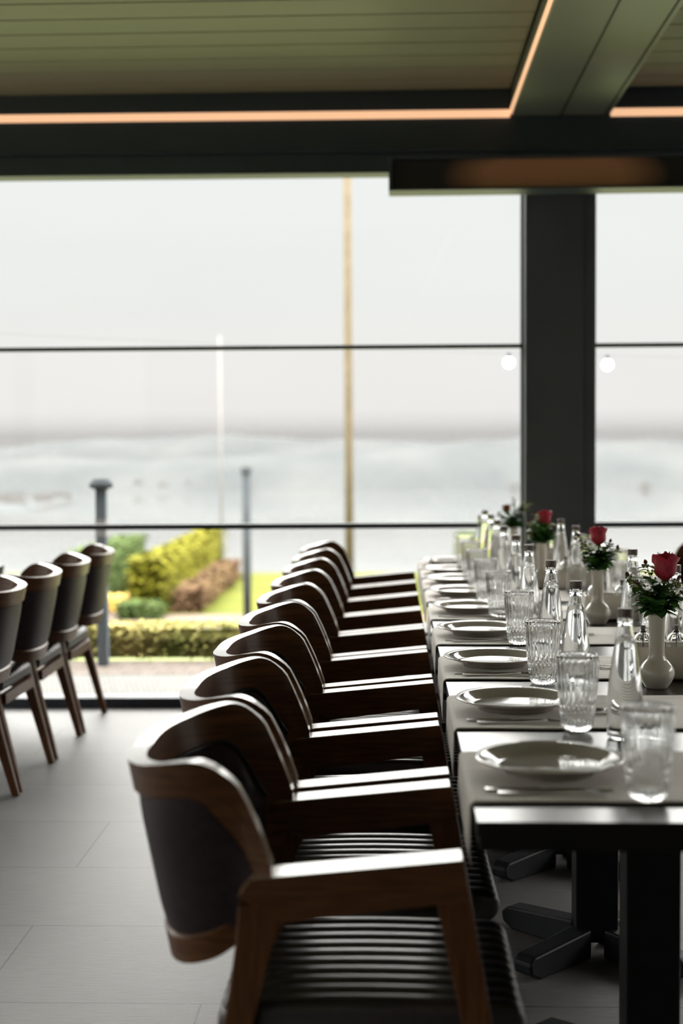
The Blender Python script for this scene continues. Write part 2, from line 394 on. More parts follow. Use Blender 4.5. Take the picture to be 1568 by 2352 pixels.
def make_chair():
    r = thing('armchair', None, 'armchair')
    # curved plywood shell with thick top lip
    bm = BM(); zt = lambda t: smooth_t(ZT, t); zb = lambda t: smooth_t(ZB, t)
    def lip(t): return -.008 if t < .68 else (-.008 * max(0, (1 - (t - .68) / .15)))
    def fo(s, z, v):
        d = zt(abs(s)) - z
        if d < .054: return shell_pt(s, z, lip(abs(s)))
        e = z - zb(abs(s))
        return shell_pt(s, z, (lip(abs(s)) * .8 if e < .046 else 0) + .001)
    def levels(t): 
        hi, lo = zt(t), zb(t); return [lo, lo + min(.045, (hi-lo)*.3), lo + min(.050, (hi-lo)*.34), lo + (hi-.06-lo)*.6, hi - .056, hi - .053, hi - .02, hi]
    V = [[bm.verts.new(fo(s, z, 0)) for z in levels(abs(s))] for s in TS]
    for i in range(len(V) - 1):
        for j in range(7): bm.faces.new((V[i][j], V[i + 1][j], V[i + 1][j + 1], V[i][j + 1]))
    th = lambda t: .024 if t < .8 else .024 + .02 * (t - .8) / .2
    U = [[bm.verts.new(shell_pt(s, z, th(abs(s)))) for z in levels(abs(s))] for s in TS]
    for i in range(len(U) - 1):
        for j in range(7): bm.faces.new((U[i][j], U[i][j + 1], U[i + 1][j + 1], U[i + 1][j]))
    bridge(bm, [v[-1] for v in V], [v[-1] for v in U], 1); bridge(bm, [v[0] for v in U], [v[0] for v in V], 0)
    for k in (0, -1): 
        for j in range(7): bm.faces.new((V[k][j], V[k][j + 1], U[k][j + 1], U[k][j]))
    o = obj('back_shell', bm, [WOOD, EDGE], r, smooth=True, bevel=.0022)
    o.modifiers.new('n', 'WEIGHTED_NORMAL')
    for p in o.data.polygons: pass
    # leather panel outside
    def pad(name, lt, lb, smax, side, bulge, m, nv=10):
        bm = BM(); n = 56; sv = [-smax + 2 * smax * i / n for i in range(n + 1)]
        def f(s, z, v):
            e = min(1, 5 * min(v, 1 - v)) * min(1, 8 * (smax - abs(s)) / smax + .0)
            e = math.sin(min(1, max(e, 0)) * PI / 2)
            o_ = (-.0005 - bulge * e) if side < 0 else (.0235 + bulge * e)
            return shell_pt(s, z, o_)
        sgrid(bm, sv, lambda t: smooth_t(lb, t), lambda t: smooth_t(lt, t), nv, f)
        return obj(name, bm, m, r, smooth=True), f, sv
    pad('outer_upholstery', LT, LB, .885, -1, .0035, LEATHER)
    IT = [(0, .768), (.4, .776), (.6, .783), (.68, .770), (.74, .735), (.79, .69), (.84, .64)]
    IB = [(0, .515), (.4, .52), (.6, .53), (.72, .545), (.84, .57)]
    ob, f, sv = pad('back_cushion', IT, IB, .80, 1, .020, LEATHER)
    bm = BM(); pts = []
    for s in sv: pts.append(f(s, smooth_t(IT, abs(s)), 0) * 1.0)
    tube(bm, [p + Vector((0.003, 0, 0)) for p in pts], .0045, 6); obj('piping', bm, PIPE, ob, smooth=True)
    # arms, legs
    for sg in (-1, 1):
        y0, y1 = sg * .2065, sg * .2725
        bm = BM(); prism(bm, [(-.088, .668), (.250, .700), (.262, .632), (.212, .628), (-.035, .598), (-.108, .640)], y0, y1)
        ar = obj('arm', bm, [WOOD, EDGE], r, bevel=.003)
        for p in ar.data.polygons:
            if p.normal.z > .9: p.material_index = 1
        bm = BM()
        ya, yb = sg * .2125, sg * .2705; yc_, yd = sg * .236, sg * .266
        hexa(bm, [(.335, yc_, 0), (.365, yc_, 0), (.365, yd, 0), (.335, yd, 0)], [(.206, ya, .636), (.2615, ya, .636), (.2615, yb, .636), (.206, yb, .636)])
        obj('leg', bm, WOODV, r, bevel=.003)
        bm = BM(); sec = [(0, -.232, -.205, .236, .264), (.34, -.150, -.108, .224, .268), (.45, -.128, -.080, .216, .270), (.56, -.112, -.052, .2125, .2705), (.625, -.106, -.020, .2125, .2705)]
        rg = [[bm.verts.new(p) for p in ((a, sg * c, z), (b, sg * c, z), (b, sg * d, z), (a, sg * d, z))] for z, a, b, c, d in sec]
        for A, B in zip(rg, rg[1:]):
            for k in range(4): bm.faces.new((A[k], A[(k + 1) % 4], B[(k + 1) % 4], B[k]))
        bm.faces.new(rg[0]); bm.faces.new(rg[-1][::-1])
        obj('leg', bm, WOODV, r, bevel=.003)
    # seat rails and channelled cushion
    bm = BM()
    for sg in (-1, 1): prism(bm, [(-.145, .335), (.31, .335), (.31, .378), (-.145, .378)], sg * .205, sg * .2245)
    prism(bm, [(.29, .335), (.312, .335), (.312, .378), (.29, .378)], -.205, .205)
    prism(bm, [(-.160, .335), (-.135, .335), (-.135, .378), (-.160, .378)], -.2125, .2125)
    obj('seat_frame', bm, WOOD, r, bevel=.002)
    bm = BM(); ny = 100; nch = 10; hw = .2115
    prof = []   # x,z loop: underside back -> back -> top -> front -> underside front
    for k in range(0, 9): a = PI / 2 * k / 8; prof.append((-.120 - .030 * math.sin(a) + .0, .378 + .034 * (1 - math.cos(a)), 0 if k < 2 else .6))
    for k in range(1, 6): a = PI / 2 * k / 5; prof.append((-.150 + .03 * (1 - math.cos(a)), .412 + .034 * math.sin(a), .6 + .4 * k / 5))
    for k in range(1, 10): prof.append((-.120 + .43 * k / 10, .446 + .006 * math.sin(PI * k / 10), 1))
    for k in range(0, 9): a = PI / 2 * k / 8; prof.append((.318 + .036 * math.sin(a), .412 + .034 * math.cos(a), 1))
    for k in range(1, 8): a = PI / 2 * k / 7; prof.append((.318 + .036 * math.cos(a), .412 - .034 * math.sin(a), 1 - k / 7))
    nP = len(prof)
    nrm = []
    for i in range(nP):
        a = prof[max(i - 1, 0)]; b = prof[min(i + 1, nP - 1)]; d = Vector((b[0] - a[0], 0, b[1] - a[1])); nrm.append(Vector((-d.z, 0, d.x)).normalized())
    rows = []
    for j in range(ny + 1):
        y = -hw + 2 * hw * j / ny; ph = (j / ny * nch) % 1
        g = -.0085 * (1 - abs(math.sin(PI * ph)) ** .55)
        ed = min(1, (hw - abs(y)) / .012); g -= .012 * (1 - math.sqrt(max(0, 1 - (1 - ed) ** 2)))
        rows.append([bm.verts.new(Vector((prof[i][0], y, prof[i][1])) + nrm[i] * g * prof[i][2]) for i in range(nP)])
    for j in range(ny):
        for i in range(nP - 1): bm.faces.new((rows[j][i], rows[j + 1][i], rows[j + 1][i + 1], rows[j][i + 1]))
    bm.faces.new([v for v in rows[0]]); bm.faces.new([v for v in rows[-1]][::-1])
    obj('seat_cushion', bm, SEATL, r, smooth=True)
    return r
chair = make_chair(); used = [False]
starts = [2.205, 2.787, 3.370, 3.945, 4.508, 5.06, 5.608, 6.155, 6.702]
ordi = ['nearest', 'second', 'third', 'fourth', 'fifth', 'sixth', 'seventh', 'eighth', 'ninth']
CL = ['nearest walnut armchair, its whole ribbed black seat in view at the near table end',
      'walnut armchair directly behind the nearest one, ribbed seat showing under its arm',
      'walnut armchair beside the second plate, third from the near end of the long table',
      'walnut armchair beside the third plate, fourth from the near end, sharply lit rim',
      'walnut armchair with grained outer shell, fifth from the near end of the long table',
      'walnut armchair sixth from the near end of the long table, slightly blurred',
      'walnut armchair seventh from the near end of the long table',
      'walnut armchair next to the last one at the window end of the left row',
      'walnut armchair nearest the window on the left side of the long table']
for i, y in enumerate(starts):
    place(chair, used, (-.14, y + .2725, 0), [0, .008, -.006, .004, -.004, 0, .003, 0, 0][i], CL[i], 'armchairs along the left side of the long table')
LL = ['armchair at the left table closest to the window, aubergine back seen from behind',
      'second armchair from the window at the left table, back turned to the aisle',
      'third armchair from the window at the left table, ribbed leather seat edge showing',
      'armchair cut off by the left edge of the photo, back towards the aisle']
for i, y in enumerate([6.83, 6.265, 5.70, 5.135]):
    place(chair, used, (-1.675, y, 0), PI + [.0, .01, -.01, 0][i], LL[i], 'armchairs at the left table')
RL = ['armchair on the right side of the long table beside the window', 'armchair on the right side of the long table, second from the window',
      'armchair on the right side of the long table, third from the window']
for i, y in enumerate([6.95, 6.38, 5.80]):
    place(chair, used, (1.325, y, 0), PI, RL[i], 'armchairs along the right side of the long table')

# ------------------------------------------------------------------ tables
TX0, TX1, TY0, TY1, TZ = .133, 1.05, 2.245, 7.20, .75
def table(name, label, x0, x1, y0, y1, posts, px=0):
    r = thing(name, label, 'dining table', ((x0 + x1) / 2, y0, 0)); hx = (x1 - x0) / 2
    bm = BM(); box(bm, -hx, hx, 0, y1 - y0, TZ - .024, TZ); tt = obj('tabletop', bm, [APRON, TABLE], r, bevel=.0015)
    for p in tt.data.polygons: p.material_index = 1 if p.normal.z > .9 else 0
    bm = BM(); box(bm, -hx + .003, hx - .003, .003, y1 - y0 - .003, TZ - .048, TZ - .024); obj('apron', bm, APRON, r, bevel=.002)
    for p in posts:
        bm = BM(); box(bm, px - .055, px + .055, p - y0 - .05, p - y0 + .05, .04, TZ - .06); o = obj('pedestal', bm, PEDM, r, bevel=.004)
        bm = BM(); box(bm, px - .2, px + .2, p - y0 - .2, p - y0 + .2, TZ - .06, TZ - .048); obj('mounting_plate', bm, PEDM, o)
        for a in (45, 135, 225, 315):
            bm = BM(); prism(bm, [(.05, .0), (.26, .0), (.295, .018), (.30, .045), (.28, .062), (.05, .078)], -.03, .03)
            bmesh.ops.rotate(bm, verts=bm.verts, cent=(0, 0, 0), matrix=Matrix.Rotation(math.radians(a), 3, 'Z'))
            bmesh.ops.translate(bm, verts=bm.verts, vec=(px, p - y0, 0))
            obj('foot', bm, PEDM, o, bevel=.006)
    return r
table('dining_table', 'long black lacquered table dressed with runners, right of the chair row', TX0, TX1, TY0, TY1, [2.94, 3.74, 4.54, 5.34, 6.14, 6.94], -.06)
table('dining_table', 'dark table at the left edge behind the aubergine chair backs', -2.85, -1.955, 4.3, 7.08, [4.9, 6.4])

RUN = [2.354, 2.964, 3.587, 4.204, 4.80, 5.34, 5.83, 6.29, 6.74]; RWID = .39
def runner(y, i, x0=TX0, x1=TX1, nm='table_runner'):
    rd = .010; hang = .105
    pts = []
    pts.append((x0 - .004, TZ - hang)); pts.append((x0 - .006, TZ - .08)); pts.append((x0 - .0045, TZ - .02))
    for k in range(0, 7): a = PI / 2 * k / 6; pts.append((x0 - .0045 + rd - rd * math.cos(a), TZ + .003 - rd + rd * math.sin(a)))
    n = 16
    for k in range(1, n): pts.append((x0 + rd + (x1 - x0 - 2 * rd) * k / n, TZ + .003))
    for k in range(0, 7): a = PI / 2 * k / 6; pts.append((x1 + .0045 - rd + rd * math.sin(a), TZ + .003 - rd + rd * math.cos(a)))
    pts += [(x1 + .0045, TZ - .02), (x1 + .006, TZ - .08), (x1 + .004, TZ - hang)]
    rnd = random.Random(i * 7 + 3); ph = rnd.random() * 6
    bm = BM(); ny = 24
    def f(u, v):
        k = u * (len(pts) - 1); a = int(min(k, len(pts) - 2)); fr = k - a
        x = pts[a][0] * (1 - fr) + pts[a + 1][0] * fr; z = pts[a][1] * (1 - fr) + pts[a + 1][1] * fr
        dr = max(0, (TZ - z - .03)) / .2
        wv = math.sin(v * 9 + ph) * .003 * dr
        yy = RWID * v + .0025 * math.sin(x * 23 + ph) 
        z2 = z + (.0004 * math.sin(v * 31 + ph) if dr == 0 else 0)
        return (x + (wv if x < .6 else -wv) * (1 if abs(x) < 3 else 1), yy, z2)
    grid(bm, f, (len(pts) - 1), ny)
    o = obj(nm, bm, CLOTH, None, smooth=True)
    o.location = (0, y, 0)
    s = o.modifiers.new('s', 'SOLIDIFY'); s.thickness = .002; s.offset = 1
    return o
pos_words = ['nearest', 'second nearest', 'third nearest', 'fourth nearest', 'fifth nearest', 'sixth nearest', 'third farthest', 'second farthest', 'farthest']
for i, y in enumerate(RUN):
    tag(runner(y, i), 'taupe ribbed cloth runner across the long table, %s to the camera' % pos_words[i] if i < 6 else 'taupe ribbed cloth runner across the long table, %s from the camera' % pos_words[i], 'table runner', 'taupe runners across the long table')
for i, y in enumerate((5.2, 6.3)):
    tag(runner(y, 20 + i, -2.85, -1.955), ['taupe runner on the left table, the nearer one', 'taupe runner on the left table, by the window'][i], 'table runner', 'runners on the left table')

# ------------------------------------------------------------------ tableware
def make_plate():
    bm = BM()
    lathe(bm, [(0, .004), (.075, .004), (.078, 0), (.084, 0), (.086, .006), (.104, .013), (.125, .021), (.1345, .0235), (.1355, .0255), (.134, .0268), (.124, .0245), (.108, .0185), (.098, .012), (.09, .0095), (0, .0085)], 72)
    return tag(obj('dinner_plate', bm, CERAM, None, smooth=True), None, 'plate')
plate = make_plate(); up = [False]
for i, y in enumerate(RUN):
    lab = 'cream plate on the left side, on the runner %s to the camera' % pos_words[i] if i < 6 else 'cream plate on the left side, on the runner %s from the camera' % pos_words[i]
    place(plate, up, (.272 + [.012, .004, 0, 0, 0, 0, 0, 0, 0][i], y + .228, TZ + .0055), i * .7, lab, 'plates along the left side of the long table')
for i in range(3, 9):
    lab = 'cream plate on the right side, on the runner %s %s the camera' % (pos_words[i], 'to' if i < 6 else 'from')
    place(plate, up, (.912, RUN[i] + .22, TZ + .0055), i, lab, 'plates along the right side of the long table')

def make_glass():
    H = .158
    def mod(r, z, a):
        if r < .02: return 0
        if z > .062: 
            k = min(1, (z - .062) / .01) * min(1, max(0, (H - .004 - z)) / .012); return .0019 * k * math.cos(22 * a)
        k = min(1, z / .012) * .0018
        return k * (abs(math.sin(11 * a + z * 200)) + abs(math.sin(11 * a - z * 200)) - 1)
    bm = BM(); prof = [(0, .004), (.018, .003), (.0235, 0), (.0265, .001), (.0295, .006)]
    for k in range(1, 37):
        z = .006 + (H - .008) * k / 36; prof.append((.0295 + .0145 * (z / H) ** .62, z))
    prof += [(.0438, H - .0008), (.0428, H), (.0418, H - .001)]
    for k in range(1, 13):
        z = H - .001 - (H - .018) * k / 12; prof.append((.0285 + .0133 * ((z) / H) ** .7 - .0015 * (k / 12), z))
    prof += [(.022, .0145), (0, .0135)]
    lathe(bm, prof, 132, mod=mod if True else None)
    # keep the inner wall smooth: undo modulation there
    return tag(obj('water_glass', bm, GLASS, None, smooth=True), None, 'glass')
gl = make_glass(); ug = [False]
GP = [(.425, 2.372), (.382, 2.946), (.374, 3.548), (.374, 4.21), (.362, 4.86), (.350, 5.36), (.345, 5.83), (.345, 6.29), (.34, 6.72)]
for i, (x, y) in enumerate(GP):
    zt_ = TZ + .0055 if any(r_ - .03 < y < r_ + RWID + .03 for r_ in RUN) else TZ + .0005
    lab = 'fluted clear tumbler with cut base on the left side, %s %s the camera' % (pos_words[i], 'to' if i < 6 else 'from')
    place(gl, ug, (x, y, zt_), i * .37, lab, 'fluted tumblers along the left side of the long table')
for i, (x, y) in enumerate([(.83, 4.66), (.83, 5.23), (.93, 5.80), (.83, 6.28), (.93, 6.735)]):
    lab = 'fluted clear tumbler on the right side, ' + ['nearest of those in view', 'second nearest of those in view', 'in the middle of those in view', 'last but one before the window', 'closest to the window'][i]
    place(gl, ug, (x, y, TZ + .0055), i * .3, lab, 'fluted tumblers along the right side of the long table')

def make_bottle():
    r = thing('water_bottle', None, 'bottle')
    H = .265
    op = [(0, .005), (.022, .003), (.030, 0), (.0345, .003), (.0363, .012), (.0365, .05), (.0355, .085), (.0325, .12), (.0275, .155), (.0222, .188), (.0178, .214), (.0152, .228), (.0136, .236), (.0152, .238), (.0152, .243), (.0130, .245), (.0130, .260)]
    def sm(p, sub=3):
        o = []
        for i in range(len(p) - 1):
            for k in range(sub): o.append((p[i][0] + (p[i+1][0] - p[i][0]) * k / sub, p[i][1] + (p[i+1][1] - p[i][1]) * k / sub))
        return o + [p[-1]]
    ip = [(.0105, .260), (.0105, .240), (.0125, .228), (.0152, .214), (.0196, .188), (.0249, .155), (.0299, .12), (.0329, .085), (.0339, .05), (.0337, .014), (.030, .009), (0, .010)]
    bm = BM(); lathe(bm, op + ip, 48); bt = obj('glass_body', bm, GLASS, r, smooth=True)
    wp = [(0, .0098)] + [(.0302, .0088), (.0339, .0138), (.0341, .05), (.0331, .085), (.0301, .12), (.0251, .155), (.0198, .188), (.0158, .210), (.0150, .2108), (0, .2108)]
    bm = BM(); lathe(bm, wp, 48); obj('water', bm, WATER, r, smooth=True)
    bm = BM(); lathe(bm, [(0, .2665), (.0140, .2665), (.0152, .265), (.0152, .2535), (.0143, .253), (.0143, .2522), (.0153, .252), (.0153, .2485), (.0132, .2485), (.0132, .2615), (0, .2615)], 40)
    obj('cap', bm, CAPM, r, smooth=False)
    return r
bot = make_bottle(); ub = [False]
BP = [(.470, 2.885), (.443, 3.45), (.443, 3.99), (.440, 4.60), (.440, 5.08), (.440, 5.62), (.445, 6.05), (.45, 6.52), (.45, 6.93)]
for i, (x, y) in enumerate(BP):
    z = TZ + (.0055 if any(r_ - .03 < y < r_ + RWID + .03 for r_ in RUN) else .0005)
    lab = 'clear glass water bottle left of the vases, %s %s the camera' % (pos_words[i], 'to' if i < 6 else 'from')
    place(bot, ub, (x, y, z), i, lab, 'water bottles along the left of the table centre')
RB = [(.757, 3.83), (.739, 4.40), (.735, 5.02), (.722, 5.62), (.72, 6.10), (.715, 6.60)]
RW = ['half hidden behind the nearest red rose', 'between the two nearest roses', 'behind the second rose vase', 'just right of the third rose', 'in the blurred far cluster', 'closest to the window']
for i, (x, y) in enumerate(RB):
    z = TZ + (.0055 if any(r_ - .03 < y < r_ + RWID + .03 for r_ in RUN) else .0005)
    place(bot, ub, (x, y, z), i, 'clear glass water bottle right of the vases, ' + RW[i], 'water bottles along the right of the table centre')

def make_vase():
    r = thing('bud_vase', None, 'vase')
    bm = BM(); lathe(bm, [(0, .003), (.022, .003), (.0235, 0), (.027, 0), (.029, .004), (.036, .014), (.0425, .028), (.0438, .036), (.042, .047), (.036, .057), (.028, .066), (.0215, .073), (.0195, .080), (.0188, .10), (.0192, .13), (.0203, .16), (.0212, .178), (.0212, .181), (.0195, .181), (.0178, .17), (.0165, .12), (.0165, .085), (.03, .06), (.038, .036), (.03, .012), (0, .008)], 48)
    obj('vase_body', bm, VASEM, r, smooth=True)
    return r
def leaf(bm, p, d, up, L, W, cup=.25):
    d = d.normalized(); sd = d.cross(up)
    if sd.length < .01: sd = Vector((1, 0, 0))
    sd.normalize(); nn = sd.cross(d); n = 6; A = []
    for i in range(n + 1):
        t = i / n; wd = W * math.sin(PI * min(1, t ** .8)) ** .8 if 0 < t < 1 else 0
        c = p + d * (L * t) - nn * (L * .35 * t * t)
        A.append((c - sd * wd + nn * wd * cup, c, c + sd * wd + nn * wd * cup))
    Vv = [[bm.verts.new(q) for q in a] for a in A]
    for a, b in zip(Vv, Vv[1:]):
        for k in (0, 1): bm.faces.new((a[k], a[k + 1], b[k + 1], b[k]))
def rose(bm, c, ax, R, H, seed):
    rnd = random.Random(seed); ax = ax.normalized()
    a1 = ax.cross(Vector((0, 1, .2))).normalized(); a2 = ax.cross(a1)
    for k in range(17):
        lay = k / 16; th0 = k * 2.4; rad = R * (.18 + .82 * lay ** .8); hh = H * (1.0 - .10 * lay + rnd.uniform(-.04, .04)); span = 1.15 - .15 * lay
        wv = rnd.uniform(0, 6)
        def f(u, v):
            th = th0 + (u - .5) * 2 * span
            e = 1 - abs(u - .5) * 2
            top = hh * (.72 + .28 * min(1, e * 1.8) ** .6 + .05 * math.sin(u * 9 + wv))
            z = top * v
            rr = rad * (.30 + .70 * math.sin(min(1, v * 2.1) * PI / 2)) * (1 + .30 * (max(0, v - .7) / .3) ** 2 * lay)
            rr += .0012 * math.sin(u * 11 + wv) * v
            rr -= rad * .12 * (1 - e) * v
            return c + a1 * (rr * math.cos(th)) + a2 * (rr * math.sin(th)) + ax * z
        grid(bm, f, 8, 8)
def flower(vx, vy, vz, off, rosez, R, H, seed, rm, spr=5):
    rnd = random.Random(seed); base = Vector((vx, vy, vz + .178))
    top = Vector((vx + off[0], vy + off[1], rosez))
    r = thing('rose_stem', None, 'rose', (vx, vy, vz + .178)); inv = Vector((vx, vy, vz + .178))
    ax = (top - base).normalized() * .35 + Vector((0, 0, 1))
    bm = BM(); rose(bm, top - inv, ax, R, H, seed); b_ = obj('blossom', bm, rm, r, smooth=True, recalc=False)
    bm = BM(); tube(bm, [Vector((0, 0, -.16)), Vector((0, 0, 0)), (top - inv) * .5 + Vector((.002, 0, 0)), top - inv + Vector((0, 0, .004))], [.002, .002, .0022, .004], 6)
    obj('stem', bm, LEAF, r, smooth=True)
    bm = BM()
    for k in range(5):
        a = k * 1.26; leaf(bm, top - inv, Vector((math.cos(a), math.sin(a), -.1)), Vector((0, 0, 1)), R * .9, .003)
    for k in range(26):
        a = k * 2.4 + seed; z = .002 + .07 * rnd.random() * (k / 26 + .15)
        st = (top - inv) * (z / max(.02, (top - inv).z))
        leaf(bm, st, Vector((math.cos(a), math.sin(a) * .7, 1.2 * rnd.random() + .1)), Vector((0, 0, 1)), .052 + .026 * rnd.random(), .021)
    obj('leaves', bm, LEAF, r, smooth=True, recalc=False)
    return r
def sprig(vx, vy, vz, seed, tips):
    rnd = random.Random(seed); r = thing('greenery_sprig', None, 'greenery', (vx, vy, vz + .178))
    st, lf, bd, br = BM(), BM(), BM(), BM()
    for (dx, dy, dz) in tips:
        T = Vector((dx, dy, dz)); mid = Vector((dx * .35, dy * .35, dz * .55))
        P = [Vector((0, 0, -.12)), Vector((0, 0, 0)), mid, T]
        tube(st, P, [.0014, .0016, .0014, .0008], 5)
        for k in range(24):
            t = .10 + .90 * k / 23; q = P[1].lerp(mid, t * 2) if t < .5 else mid.lerp(T, (t - .5) * 2)
            a = rnd.random() * 6.3
            d = Vector((math.cos(a), math.sin(a), .5 * rnd.random()))
            if k < 15: leaf(lf, q, d, Vector((0, 0, 1)), .034 + .020 * rnd.random(), .016)
            else: leaf(bd, q, d, Vector((0, 0, 1)), .022 + .012 * rnd.random(), .009)
        for k in range(12):
            q = mid.lerp(T, .35 + .7 * rnd.random()) + Vector((rnd.gauss(0, .006), rnd.gauss(0, .006), rnd.gauss(0, .005)))
            bmesh.ops.create_icosphere(bd if k % 4 else br, subdivisions=1, radius=.0028 + .0016 * rnd.random(), matrix=Matrix.Translation(q))
        leaf(br, T, (T - mid).normalized() + Vector((rnd.gauss(0, .4), 0, .2)), Vector((0, 1, 0)), .016, .005)
    obj('stem', st, LEAFY, r, smooth=True); obj('leaves', lf, LEAF, r, smooth=True, recalc=False); obj('buds', bd, LEAFY, r, smooth=True, recalc=False); obj('bud_tips', br, BUDR, r, smooth=True, recalc=False)
    return r
vase = make_vase(); uv = [False]
VP = [(.646, 3.49), (.677, 4.71), (.616, 5.87), (.585, 6.86)]
VW = ['nearest the camera, with a deep red rose', 'second from the camera, in front of the second white caddy', 'third from the camera, in front of the grey column', 'farthest from the camera, with a small rust coloured bud']
for i, (x, y) in enumerate(VP):
    z = TZ + (.0055 if any(r_ - .04 < y < r_ + RWID + .04 for r_ in RUN) else .0005)
    place(vase, uv, (x, y, z), i, 'slender cream bud vase, ' + VW[i], 'bud vases down the middle of the table')
    offs = [(.018, -.005), (.002, 0), (.010, 0), (-.034, 0)][i]
    f_ = flower(x, y, z, offs, [1.015, 1.012, 1.005, 1.01][i], [.030, .027, .026, .018][i], [.068, .062, .066, .042][i], 11 + i, ROSE if i < 3 else ROSEB)
    tag(f_, ['deep red rose in the nearest vase, petals open at the top', 'red rose standing in the second vase', 'red rose in the third vase, against the grey column', 'small rust coloured rose bud in the farthest vase'][i], 'rose', 'roses in the bud vases')
    tips = [[(-.072, -.01, .095), (-.045, .01, .075), (-.028, -.012, .125), (.05, 0, .085), (.075, .01, .06), (-.02, .01, .05)],
            [(-.06, 0, .11), (-.035, .01, .08), (.04, 0, .09), (.062, 0, .07), (.03, .01, .04), (-.04, -.01, .04)],
            [(-.05, 0, .09), (-.03, 0, .12), (.045, 0, .05), (-.045, 0, .04), (.03, .01, .08)],
            [(-.07, 0, .07), (.04, 0, .13), (.07, 0, .12), (.0, 0, .06), (.03, 0, .10), (.0, .01, .14)]][i]
    s_ = sprig(x, y, z, 31 + i, tips)
    tag(s_, ['berried greenery around the rose in the nearest vase', 'leafy greenery around the rose in the second vase', 'greenery beside the rose in the third vase', 'yellow-green sprigs in the farthest vase'][i], 'greenery', 'greenery in the bud vases')

# white caddies with glass cruets
def make_caddy():
    bm = BM(); t = .006; X, Y, Z = .10, .052, .082
    # rounded open box
    def ring(hx, hy, z, r=.02, n=6):
        o = []
        for cx, cy, a0 in ((hx - r, hy - r, 0), (-hx + r, hy - r, 90), (-hx + r, -hy + r, 180), (hx - r, -hy + r, 270)):
            for k in range(n + 1): a = math.radians(a0 + 90 * k / n); o.append(bm.verts.new((cx + r * math.cos(a), cy + r * math.sin(a), z)))
        return o
    R = [ring(X - .004, Y - .004, 0), ring(X, Y, .006), ring(X, Y, Z - .002), ring(X - .002, Y - .002, Z), ring(X - t, Y - t, Z - .001), ring(X - t, Y - t, .008)]
    for A, B in zip(R, R[1:]):
        n = len(A)
        for k in range(n): bm.faces.new((A[k], A[(k + 1) % n], B[(k + 1) % n], B[k]))
    bm.faces.new(R[0][::-1]); bm.faces.new(R[-1])
    return tag(obj('condiment_caddy', bm, VASEM, None, smooth=True, bevel=0), None, 'caddy')
cad = make_caddy(); uc = [False]
def make_cruet():
    r = thing('glass_shaker', None, 'shaker')
    bm = BM(); lathe(bm, [(0, .002), (.020, .001), (.0235, .003), (.0245, .01), (.0245, .055), (.0225, .060), (.0245, .066), (.0262, .078), (.0245, .09), (.017, .099), (.009, .104), (.007, .108), (.004, .108), (.005, .103), (.014, .096), (.0205, .088), (.0222, .078), (.0205, .066), (.0195, .06), (.0212, .054), (.0212, .012), (0, .009)], 40)
    obj('glass_body', bm, GLASS, r, smooth=True)
    bm = BM(); lathe(bm, [(0, .122), (.0055, .122), (.0062, .120), (.0062, .113), (.0045, .110), (.0075, .106), (.0080, .103), (0, .103)], 20); tube(bm, [(0, 0, .018), (0, 0, .105)], .0015, 8)
    obj('pump_stem', bm, CAPM, r, smooth=False)
    return r
cru = make_cruet(); ur = [False]
for i, (x, y) in enumerate([(.703, 3.63), (.745, 4.83), (.765, 5.80), (.73, 6.735)]):
    z = TZ + (.0055 if any(r_ - .04 < y < r_ + RWID + .04 for r_ in RUN) else .0005)
    place(cad, uc, (x, y, z), 0, 'white ceramic condiment caddy ' + ['behind the nearest bud vase', 'behind the second bud vase', 'beside the third bud vase', 'nearest the window'][i], 'white condiment caddies')
    for k, dx in enumerate((-.078, .0, .078) if i < 1 else (-.06, .03)):
        if i == 0 and k == 1: dx = .018
        if i == 0 and k == 0: dx = -.066
        if i == 0 and k == 2: continue
        lab = ['shaker', 'shaker'][k % 2]
        w_ = ['first', 'second', 'third', 'farthest'][i]
        place(cru, ur, (x + dx, y, z + .0085), k, 'glass pump shaker in the caddy behind the %s vase, %s one' % (['nearest', 'second', 'third', 'farthest'][i], ['left', 'right'][k]), 'glass shakers in the white caddies')

# olive oil bottle near the window
r = thing('oil_bottle', 'slim glass bottle half filled with golden oil near the window end', 'bottle', (.432, 7.08, TZ + .0055))
bm = BM(); lathe(bm, [(0, .002), (.022, 0), (.024, .004), (.024, .13), (.018, .155), (.010, .175), (.009, .215), (.011, .216), (.011, .222), (.007, .222), (.007, .176), (.016, .153), (.0215, .128), (.0215, .008), (0, .006)], 32); obj('glass_body', bm, GLASS, r, smooth=True)
bm = BM(); lathe(bm, [(0, .0058), (.0217, .0078), (.0217, .11), (0, .11)], 32); obj('oil', bm, OIL, r, smooth=False)
bm = BM(); lathe(bm, [(0, .235), (.006, .235), (.0065, .222), (0, .222)], 16); obj('stopper', bm, CAPM, r)

